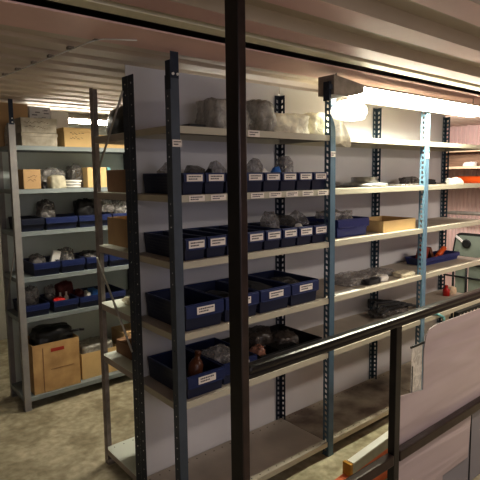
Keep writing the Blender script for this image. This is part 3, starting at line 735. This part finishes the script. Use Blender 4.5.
# dark perforated bar
b = MB(); b.box(1.84, 2.5, -.33, -.30, .722, .775, .003)
for k in range(14): b.box(1.86 + k * .045, 1.875 + k * .045, -.3325, -.3295, .738, .760, mi=1)
t = b.build('perforated_rail', [M['rubber'], M['shelf']]); 
t2 = thing('trestle', (0, 0, 0), 'dark perforated metal trestle behind the pinkish sheet', 'trestle'); t.parent = t2
for x in (1.87, 2.46):
    b = MB(); b.box(x - .015, x + .015, -.325, -.305, .0, .722, .003); b.build('leg', M['rubber'], t2)
    b = MB(); b.box(x - .02, x + .02, -.42, -.20, 0, .012, .003); b.build('foot', M['rubber'], t2)
# orange ramp beam with grey plate
ob = thing('orange_ramp', (0, 0, 0), 'faded orange wedge ramp with grey top plate on floor behind railing', 'ramp')
b = MB(); b.prism([(.60, 0), (1.75, 0), (1.75, .235), (.60, .125)], -.345, -.305); b.build('ramp_body', M['orange_paint'], ob)
b = MB(); b.prism([(.79, .144), (1.75, .236), (1.75, .292), (.79, .200)], -.347, -.312); b.build('top_plate', M['galv'], ob)
b = MB(); b.prism([(.79, .198), (1.75, .290), (1.75, .297), (.79, .205)], -.350, -.310); b.build('edge_lip', M['white_pl'], ob, 'pale top edge')
b = MB(); b.box(.765, .785, -.352, -.300, .0, .205, .004); b.cyl((.72, -.35, .12), (.775, -.352, .15), .006, 8); b.build('strap', M['yellow_tie'], ob, 'amber strap')

# ------------------------------------------------------------------ far right corner
t = thing('wall_shelf', (0, 0, 0), 'pale timber wall shelf against the ribbed pink end wall', 'shelf')
for z0, z1, m_ in ((1.865, 1.888, 'wood_light'), (1.685, 1.712, 'wood_light'), (1.495, 1.515, 'wood_light')):
    b = MB(); b.box(4.12, 4.60, -.6, 2.2, z0, z1, .003); b.build('board', M[m_], t)
for y in (-.55, .3, 1.5, 2.15):
    b = MB(); b.box(4.10, 4.64, y - .015, y + .015, 1.47, 1.495); b.box(4.60, 4.64, y - .02, y + .02, 0, 2.0, .003); b.box(4.12, 4.15, y - .015, y + .015, 1.516, 1.684); b.box(4.12, 4.15, y - .015, y + .015, 1.713, 1.864); b.build('bracket', M['post_dark'], t)
b = MB(); b.box(4.30, 4.42, -.5, 2.1, 1.714, 1.84, .004); tag(b.build('brown_beam', M['wood_brown']), 'thick brown timber lying between the pale wall shelf boards', 'timber')
b = MB(); b.cyl((4.22, -.5, 1.562), (4.22, .96, 1.562), .044, 20); b.cyl((4.22, .96, 1.562), (4.22, 1.02, 1.562), .03, 20)
tag(b.build('orange_roll', M['orange']), 'long bright orange roll on the lowest wall shelf board', 'roll')
lump('crumpled_paper', (4.20, .80, 1.713), (.10, .14, .05), M['white_pl'], 'crumpled pinkish paper on the middle wall shelf board', 'paper', 111, .4)
b = MB(); b.cyl((4.45, -.7, 1.20), (4.45, 2.3, 1.17), .022, 12)
for y in (-.5, .5, 1.5): b.box(4.44, 4.655, y - .01, y + .01, 1.17, 1.2)
tag(b.build('wall_pipe', M['galv']), 'thick grey pipe running along the ribbed pink wall', 'pipe')
b = MB(); b.cyl((4.5, -.7, 1.115), (4.5, 2.3, 1.10), .008, 8)
for y in (-.5, .5, 1.5): b.box(4.495, 4.655, y - .006, y + .006, 1.10, 1.115)
tag(b.build('thin_pipe', M['rail_brown']), 'thin brown pipe below the thick grey wall pipe', 'pipe')
# window pane with rubber surround on a stand
gp = thing('glass_pane_cart', (0, 0, 0), 'cart holding grey-green glass panels with black rubber edging, far right', 'cart')
def rr_poly(y0, y1, z0, z1, r, n=5, skew=.0):
    P = []
    for cy, cz, a0 in ((y1 - r, z1 - r, 0), (y0 + r, z1 - r, 90), (y0 + r * .3, z0 + r * .3, 180), (y1 - r * .3, z0 + r * .3, 270)):
        rad = r if a0 < 180 else r * .3
        for i in range(n + 1):
            a = R(a0 + 90 * i / n); P.append((cy + rad * math.cos(a) + skew * (cz + rad * math.sin(a) - z0), cz + rad * math.sin(a)))
    return P
def yz_prism(b, poly, x0, x1, mi=0):
    A = [b.bm.verts.new((x0, y, z)) for y, z in poly]; B = [b.bm.verts.new((x1, y, z)) for y, z in poly]; n = len(poly)
    b.bm.faces.new(A).material_index = mi; b.bm.faces.new(B).material_index = mi
    for i in range(n): b.bm.faces.new([A[i], B[i], B[(i + 1) % n], A[(i + 1) % n]]).material_index = mi
b = MB(); yz_prism(b, rr_poly(.05, .765, .78, 1.035, .06, skew=-.15), 3.80, 3.82); b.build('window_frame', M['rubber'], gp)
b = MB(); yz_prism(b, rr_poly(.075, .74, .80, 1.012, .05, skew=-.15), 3.788, 3.80); b.build('window_pane', M['glassy'], gp)
b = MB(); b.lathe([(.03, 0), (.045, .003), (.045, .012), (.03, .014)], (0, 0, 0), 20); o = b.build('round_fitting', M['rubber'], gp); o.location = (3.787, .60, .93); o.rotation_euler = (0, R(-90), 0)
b = MB(); mt = Matrix.Translation((3.784, .66, .96)) @ Matrix.Rotation(R(35), 4, 'X'); b.box(-.004, .004, -.08, .07, -.012, .012, .003, mtx=mt); b.build('wiper', M['white_pl'], gp)
for y0, y1 in ((.12, .40), (.43, .58), (.61, .72)):
    b = MB(); b.box(3.80, 3.815, y0, y1, .14, .76, .004); b.build('glass_panel', M['glassy'], gp)
b = MB()
for y in (.08, .415, .595, .735): b.cyl((3.79, y, .05), (3.79, y, .78), .012, 8)
b.cyl((3.79, .05, .72), (3.79, .98, .72), .012, 8); b.cyl((3.79, .05, .13), (3.79, .76, .13), .014, 8); b.cyl((3.79, .05, .58), (3.79, .84, .58), .009, 8)
b.build('stand_frame', M['rubber'], gp)
for y in (.10, .735):
    b = MB(); b.cyl((3.77, y, .03), (3.81, y, .03), .03, 14); b.build('wheel', M['rubber'], gp)

# ------------------------------------------------------------------ camera
import math as _m
yaw, pitch, roll, f = .7044, .1081, -.0094, 503.31
fw = Vector((_m.sin(yaw) * _m.cos(pitch), _m.cos(yaw) * _m.cos(pitch), -_m.sin(pitch)))
rt = Vector((_m.cos(yaw), -_m.sin(yaw), 0)); up = rt.cross(fw)
rt2 = rt * _m.cos(roll) + up * _m.sin(roll); up2 = up * _m.cos(roll) - rt * _m.sin(roll)
cd = bpy.data.cameras.new('camera'); cam = bpy.data.objects.new('camera', cd); COL.objects.link(cam)
m3 = Matrix((rt2, up2, -fw)).transposed()
cam.matrix_world = Matrix.Translation((-1.1227, -1.8403, 1.6449)) @ m3.to_4x4()
cd.sensor_fit = 'HORIZONTAL'; cd.sensor_width = 36; cd.lens = 36 * f / 480
cd.shift_x = (240 - 252.838) / 480; cd.shift_y = -(240 - 229.184) / 480
cd.clip_start = .05
S.camera = cam

# ------------------------------------------------------------------ lights
def area(name, loc, rot, sx, sy, e, col):
    l = bpy.data.lights.new(name, 'AREA'); l.shape = 'RECTANGLE'; l.size = sx; l.size_y = sy; l.energy = e; l.color = col
    o = bpy.data.objects.new(name, l); COL.objects.link(o); o.location = loc; o.rotation_euler = rot; return o
area('unseen_room_light', (-1.2, -3.0, 2.08), (R(15), 0, 0), 1.2, .3, 10, (1.0, .88, .80))
area('unseen_room_light', (2.6, -1.7, 2.08), (R(8), 0, 0), 1.4, .2, 22, (1.0, .90, .80))
area('unseen_room_light', (3.3, .3, 2.0), (0, R(-50), 0), .3, 1.2, 14, (1.0, .90, .86))  # unseen lamp added to brighten the ribbed end wall
area('daylight_fill', (-.2, -3.5, 1.7), (R(90), 0, 0), 1.8, .8, 9, (.92, .87, 1.0))  # unseen cool lamp added behind the camera to lift the back panel
tl = area('tube_light', (1.72, -.088, 2.052), (0, 0, 0), 1.35, .06, 16, (1.0, 1.0, .80))
area('aisle_light', (.55, 1.28, 2.03), (0, 0, 0), 1.2, .12, 10, (1.0, .93, .80))
area('uplight_fill', (.2, -3.2, .5), (R(150), 0, 0), 2.2, 1.0, 4, (1.0, .90, .84))  # unseen low lamp added behind the camera, aimed up to brighten the ceiling
w = bpy.data.worlds.new('world'); S.world = w; w.use_nodes = True
w.node_tree.nodes['Background'].inputs[0].default_value = (.62, .52, .48, 1)
w.node_tree.nodes['Background'].inputs[1].default_value = .10
S.view_settings.view_transform = 'Standard'
S.view_settings.look = 'None'
S.view_settings.exposure = 0.85
S.view_settings.gamma = 0.84
